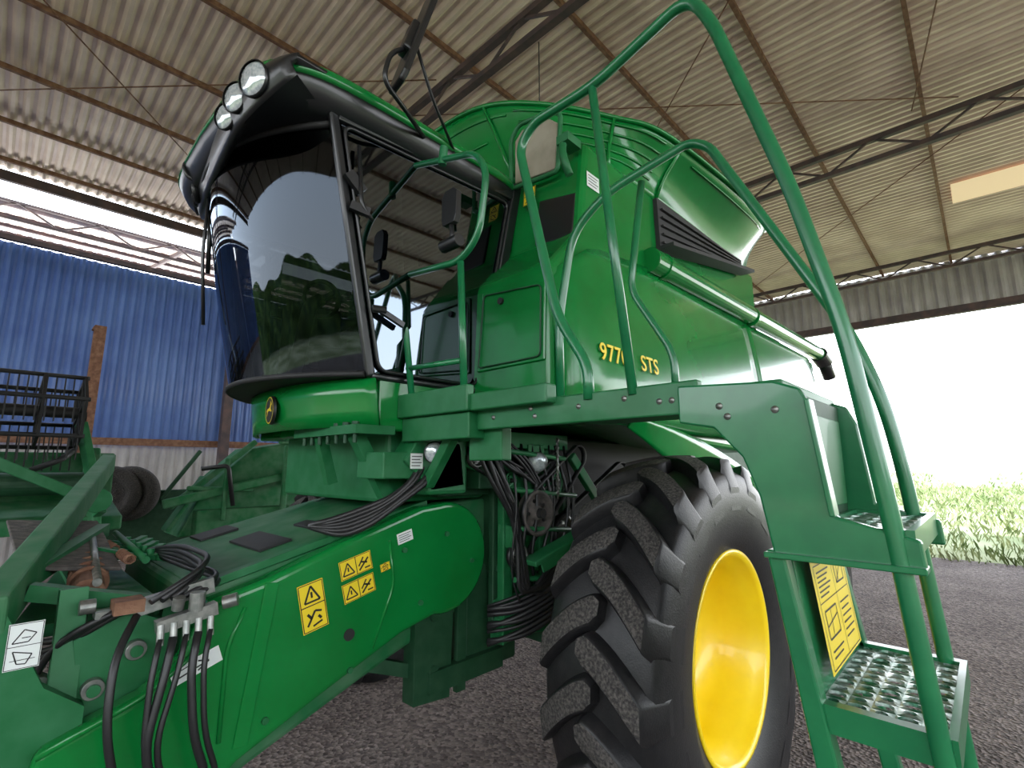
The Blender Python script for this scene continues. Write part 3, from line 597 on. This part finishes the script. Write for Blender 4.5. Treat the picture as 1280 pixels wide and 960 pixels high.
part(B().box((.68,2.375,1.72),(1.15,2.382,1.98)),'riser_panel',GREEN_D,.004,parent=ladr)
part(B().plate([(.66,2.325,1.64),(1.16,2.325,1.64),(1.16,2.365,1.30),(.66,2.365,1.30)],.008),'riser',RAIL,.002,parent=ladr)
part(B().beam((1.2,2.415,2.0),(1.2,2.445,1.72),.05,.012,0,(0,1,0)),'stringer_flange',RAIL,.003,parent=ladr)
part(B().beam((1.2,2.29,1.62),(1.2,2.605,1.62),.06,.014),'stringer_flange',RAIL,.003,parent=ladr)
STEELG=mat('worn_green_step',(.03,.13,.07),.3,.5,noise=(.4,.45,.42),nscale=22)
def tread(y0,y1,z,x0=.66,x1=1.17):
    b=B();cs=.046;nx=int((x1-x0)/cs);ny=int((y1-y0)/cs);cx_=(x1-x0)/nx;cy_=(y1-y0)/ny
    for i in range(nx):
        for j in range(ny):
            X=x0+(i+.5)*cx_;Y=y0+(j+.5)*cy_;r_=.0185 if (i+j)%2 else .012
            NN=16;o_=[];h_=[];g_=[]
            for q in range(NN):
                a=2*math.pi*q/NN;c,s_=math.cos(a),math.sin(a);mm=max(abs(c),abs(s_))
                o_.append((X+c/mm*cx_/2,Y+s_/mm*cy_/2,z));h_.append((X+c*r_,Y+s_*r_,z+.003));g_.append((X+c*r_*.92,Y+s_*r_*.92,z-.004))
            b.add(o_+h_+g_,[(q,(q+1)%NN,(q+1)%NN+NN,q+NN) for q in range(NN)]+[(q+NN,(q+1)%NN+NN,(q+1)%NN+2*NN,q+2*NN) for q in range(NN)])
    b.box((x0-.03,y1,z-.05),(x1+.03,y1+.015,z+.01),1);b.box((x0-.03,y0-.012,z-.05),(x1+.03,y0,z+.01),1)
    b.box((x1,y0,z-.05),(x1+.03,y1,z+.01),1);b.box((x0-.03,y0,z-.05),(x0,y1,z+.01),1)
    part(b,'step',[STEELG,RAIL],parent=ladr,recalc=False)
tread(2.40,2.575,1.69);tread(2.37,2.60,1.29);tread(2.44,2.66,.9)
decal((.93,2.372,1.475),(-1,0,0),(0,-.115,1),.36,.29,YDEC,'map',ladr,'instruction_label')
hr=B()
hr.tube([(1.2,1.76,2.06),(1.2,1.76,2.18),(1.2,1.63,2.38),(1.2,1.44,3.16),(1.2,1.52,3.24),(1.2,1.82,3.235),(1.2,2.19,3.34),(1.2,2.255,3.2),(1.2,2.42,2.58),(1.2,2.505,2.16),(1.2,2.55,1.74),(1.2,2.59,1.24),(1.2,2.66,.5)],.019,n=16,fil=.09)
hr.tube([(1.2,1.81,3.235),(1.2,1.93,2.06)],.016,n=14)
part(hr,'handrail',RAIL)
hr=B()
hr.tube([(.87,1.38,2.07),(.87,1.38,2.5),(.85,1.45,2.9),(.83,1.62,3.04),(.66,1.94,3.22),(.65,2.02,3.17),(.65,2.43,2.29),(.65,2.50,2.05),(.65,2.53,1.82),(.65,2.59,1.03),(.65,2.64,.5)],.019,n=16,fil=.1)
hr.tube([(.68,1.72,3.12),(.68,1.64,2.62),(.66,1.82,2.3),(.66,1.82,2.06)],.016,n=14)
part(hr,'handrail',RAIL)
hr=B()
hr.tube([(1.25,.80,2.12),(1.25,.66,2.8),(1.25,.60,3.32),(1.25,.72,3.38),(1.25,1.22,3.22),(1.25,1.295,3.1),(1.25,1.25,2.82),(1.25,1.13,2.735),(1.25,.66,2.79)],.0155,n=14,fil=.08)
hr.tube([(1.25,1.13,2.73),(1.25,1.17,2.1)],.0155,n=14);hr.tube([(1.25,.75,2.3),(1.25,1.16,2.28)],.013,n=12);hr.cyl((1.25,.98,3.27),(1.25,.99,3.36),.02)
part(hr,'safety_gate',RAIL)
b=B();b.prism([(1.02,2.93),(1.1,2.93),(1.115,2.96),(1.115,3.08),(1.09,3.1),(1.03,3.1),(1.01,3.07),(1.01,2.96)],'X',1.24,1.27);b.tube([(1.25,1.06,2.93),(1.25,1.07,2.85),(1.25,1.0,2.84)],.012);b.cyl((1.25,1.0,2.84),(1.25,1.12,2.84),.03)
part(b,'small_mirror',BLACK,.004)

# --- wheels
def carc(y,W,R): return R-.06-.028*(abs(y)/W)**2.4
def wheel(cx,cy,cz,R,rr,W,nl,side=1,lugh=.06):
    wp=bpy.data.objects.new('wheel',None);bpy.context.collection.objects.link(wp);wp.location=(cx,cy,cz);wp.parent=H
    b=B();prof=[]
    prof+=[(rr*.97,-W*.80),(rr+.02,-W*.88),(rr+.10,-W*1.03),((rr+R)/2+.03,-W*1.1),(R-.14,-W*1.05),(R-.10,-W)]
    for i in range(9):
        y=-W*.92+W*1.84*i/8;prof.append((carc(y,W,R),y))
    prof+=[(R-.10,W),(R-.14,W*1.05),((rr+R)/2+.03,W*1.1),(rr+.10,W*1.03),(rr+.02,W*.88),(rr*.97,W*.80)]
    b.lathe(prof,(0,0,0),(0,1,0),120,0)
    for s in (1,-1):
        for i in range(nl):
            ph=2*math.pi*(i+(.5 if s<0 else 0))/nl
            secs=[]
            T=[0,.05,.12,.2,.3,.4,.5,.6,.7,.8,.9,.97,1.0,1.08]
            for t in T:
                y=s*(-.04+t*(W+.025))
                a=ph-.22*(1-min(t,1)**1.6)
                if t<=1.0: rb=carc(min(abs(y),W),W,R)-.012;rt=carc(min(abs(y),W),W,R)+lugh-(.018 if t>=.99 else 0)
                else: y=s*W*1.085;rb=R-.27;rt=R-.16
                f=1-.5*max(0,.12-t)/.12
                hw=(.060+.010*t)/R*f;hb=(.078+.012*t)/R*f
                secs.append((a,y,rb,rt,hw,hb))
            vs=[]
            for a,y,rb,rt,hw,hb in secs:
                for (aa,rr_) in [(a-hb,rb),(a-hw,rt-.010),(a-hw*.82,rt),(a+hw*.82,rt),(a+hw,rt-.010),(a+hb,rb)]:
                    vs.append((math.sin(aa)*rr_,y,math.cos(aa)*rr_))
            m_=len(secs);o=len(b.v);b.v+=[V(v) for v in vs]
            def F_(f,mi,sm): b.f.append([z+o for z in f]);b.m.append(mi);b.s.append(sm)
            for q in range(m_-1):
                k0=q*6;k1=k0+6
                for j in range(5): F_((k0+j,k1+j,k1+j+1,k0+j+1),1 if (j==2 and q<m_-3) else 0,True)
            F_((0,1,2,3,4,5),0,False);F_(tuple(m_*6-6+j for j in range(6)),0,False)
    ty=b.done('tyre',[TYRE,DUST]);ty.parent=wp
    md=ty.modifiers.new('e','EDGE_SPLIT');md.split_angle=math.radians(50)
    b=B();W_=W*.84*side
    b.lathe([(rr+.012,W_),(rr+.015,W_+.012*side),(rr-.004,W_+.014*side),(rr-.02,W_-.005*side),(rr-.03,W_-.05*side),(rr-.06,W_-.07*side),(rr-.065,W_-.2*side),(rr-.09,W_-.24*side),(rr-.12,W_-.30*side),(rr*.55,W_-.33*side),(rr*.42,W_-.30*side),(.02,W_-.30*side)],(0,0,0),(0,1,0),72,0)
    b.lathe([(rr+.012,-W_),(rr-.03,-W_),(rr-.065,W_-.3*side)],(0,0,0),(0,1,0),72,0)
    rim=b.done('rim',YELLOW);rim.parent=wp
    b=B()
    for i in range(10):
        a=2*math.pi*i/10;b.cyl((math.cos(a)*rr*.36,W_-.30*side,math.sin(a)*rr*.36),(math.cos(a)*rr*.36,W_-.28*side,math.sin(a)*rr*.36),.016,0,6)
    b.cyl((0,W_-.3*side,0),(0,W_-.26*side,0),rr*.2,1)
    hb=b.done('hub',[STEEL,YELLOW]);hb.parent=wp
    return wp
wheel(0,1.52,.94,.955,.472,.25,20)
wheel(0,-1.52,.94,.955,.472,.25,20,-1)
wheel(-3.7,1.25,.68,.68,.36,.2,14)
wheel(-3.7,-1.25,.68,.68,.36,.2,14,-1)

# ================================================================== background machines
G=empty('grain_header','dusty green harvester header with black reel parked by the blue wall','farm implement',(2.2,-5,0))
b=B();b.prism([(-4.3,1.15),(-5.4,1.2),(-5.5,2.0),(-5.3,2.0),(-5.2,1.45),(-4.3,1.3)],'X',1.5,4.5);b.box((1.55,-5.4,0),(1.7,-5.2,1.2));b.box((4,-5.4,0),(4.15,-5.2,1.2));b.prism([(-3.9,1.2),(-5.5,1.2),(-5.5,2.0),(-4.7,2.05),(-4.1,1.5)],'X',1.72,1.80)
b.done('header_body',GREEN_M,G,.02)
b=B();b.cyl((1.8,-4.6,1.65),(4.4,-4.6,1.65),.12);b.done('header_auger',GREEN_S,G)
b=B();cy_,cz_=-4.3,2.40
b.cyl((1.95,cy_,cz_),(4.4,cy_,cz_),.06)
for x in (1.98,2.3,2.7,3.1,3.6):
    for i in range(6):
        a=i*math.pi/3+.3;p=(x,cy_+.45*math.cos(a),cz_+.38*math.sin(a));a2=a+math.pi/3;p2=(x,cy_+.45*math.cos(a2),cz_+.38*math.sin(a2))
        b.beam((x,cy_,cz_),p,.03,.04);b.beam(p,p2,.025,.04)
for i in range(6):
    a=i*math.pi/3+.3;b.tube([(1.95,cy_+.45*math.cos(a),cz_+.38*math.sin(a)),(4.4,cy_+.45*math.cos(a),cz_+.38*math.sin(a))],.022,n=8)
    for q in range(34): b.beam((2.0+q*.07,cy_+.45*math.cos(a),cz_+.38*math.sin(a)),(2.0+q*.07,cy_+.45*math.cos(a)+.03,cz_+.38*math.sin(a)-.24),.012,.012)
b.beam((1.95,-4.3,2.38),(1.95,-5.4,1.95),.06,.08);b.tube([(2.0,-4.2,2.0),(2.1,-4.0,1.9),(2.3,-4.1,1.8)],.03)
b.done('reel',BLACKM,G)
b=B();b.beam((1.75,-3.9,1.35),(1.95,-4.4,2.3),.08,.1);b.beam((1.85,-3.9,1.5),(2.6,-3.9,1.9),.06,.1);b.cyl((1.8,-3.85,1.5),(1.8,-3.75,1.5),.12);b.done('reel_arm',GREEN_D,G,.01)
G2=empty('transport_cart','green header transport cart with a rubber tyre','farm implement',(.9,-7,0))
b=B();b.box((-.2,-7.3,1.25),(1.6,-7.1,1.45));b.beam((1.5,-7.2,1.9),(.6,-7.2,1.3),.1,.1);b.beam((-.1,-7.2,0),(-.1,-7.2,1.3),.12,.12);b.beam((1.45,-7.2,0),(1.45,-7.2,1.3),.12,.12)
b.box((-.6,-7.4,.4),(1.5,-7.2,1.3));b.beam((.6,-7.1,1.3),(.1,-7.1,2.1),.06,.06);b.done('cart_frame',GREEN_S,G2,.01)
for x in (1.05,1.28):
    B().lathe([(.02,.04),(.12,.06),(.2,.02),(.22,.1),(.34,.12),(.4,.08),(.42,0),(.4,-.08),(.34,-.12),(.2,-.1)],(x,-7.0,1.42),(.4,1,0),40).done('tyre',DUST,G2)
G3=empty('seed_machine','dusty green farm machine with sloping chute and bars','farm implement',(-.3,-5.5,0))
b=B();b.prism([(.75,.9),(.5,1.5),(-.1,2.1),(-.6,2.2),(-1.2,2.0),(-1.5,.9)],'Y',-6.0,-5.2);b.box((-1.1,-5.9,0),(-.95,-5.75,1.2));b.box((.1,-5.9,0),(.25,-5.75,1.4));b.beam((.9,-5.1,1.3),(-.1,-5.1,2.2),.08,.08);b.beam((1.0,-5.0,1.35),(-.8,-5.0,1.75),.05,.12);b.beam((-.4,-5,2.2),(-1.6,-5.3,2.3),.07,.07);b.beam((-.5,-4.95,.9),(-.5,-4.95,2.15),.08,.08)
b.beam((.9,-5.2,1.0),(.5,-5.2,1.7),.3,.05);b.beam((.75,-5.0,1.55),(-.1,-5.05,1.5),.04,.06);b.beam((.3,-4.95,1.95),(.3,-4.95,1.1),.06,.06);b.box((-.9,-5.3,.9),(.6,-5.0,1.25))
b.done('machine_body',GREEN_M,G3,.02)
b=B();b.tube([(.6,-5.0,1.8),(.3,-4.9,1.85),(.2,-4.9,1.3)],.03);b.done('hose',RUBBER,G3)
b=B();b.lathe([(.02,.08),(.1,.1),(.15,.05),(.15,0),(.02,0)],(-.7,-5.1,1.7),(0,1,0),24);b.done('pulley',RUST,G3)

# ================================================================== light
w=bpy.data.worlds.new('World');sc.world=w;w.use_nodes=True;n=w.node_tree.nodes;l=w.node_tree.links
bgn=n['Background'];tc=n.new('ShaderNodeTexCoord');sx=n.new('ShaderNodeSeparateXYZ');l.new(tc.outputs['Generated'],sx.inputs[0])
r=n.new('ShaderNodeValToRGB');r.color_ramp.elements[0].position=0;r.color_ramp.elements[0].color=(1,1,1,1);r.color_ramp.elements[1].position=.6;r.color_ramp.elements[1].color=(.7,.82,1,1)
l.new(sx.outputs['Z'],r.inputs['Fac']);l.new(r.outputs[0],bgn.inputs['Color']);bgn.inputs['Strength'].default_value=7.0
s=bpy.data.lights.new('sun','SUN');s.energy=6;s.angle=.02;s.color=(1,.94,.84);so=bpy.data.objects.new('sun',s);bpy.context.collection.objects.link(so)
d=V((-.35,-.55,-.95));so.rotation_euler=d.to_track_quat('-Z','Y').to_euler()

# ================================================================== camera
cam=bpy.data.cameras.new('camera');co=bpy.data.objects.new('camera',cam);bpy.context.collection.objects.link(co)
cam.sensor_width=36;cam.lens=615/1280*36;cam.clip_start=.02;cam.clip_end=500
a=math.radians(43.7);p=math.radians(9.5)
F=V((-math.cos(a)*math.cos(p),-math.sin(a)*math.cos(p),math.sin(p)))
co.location=(2.584,2.72,1.836);co.rotation_euler=F.to_track_quat('-Z','Y').to_euler()
sc.camera=co
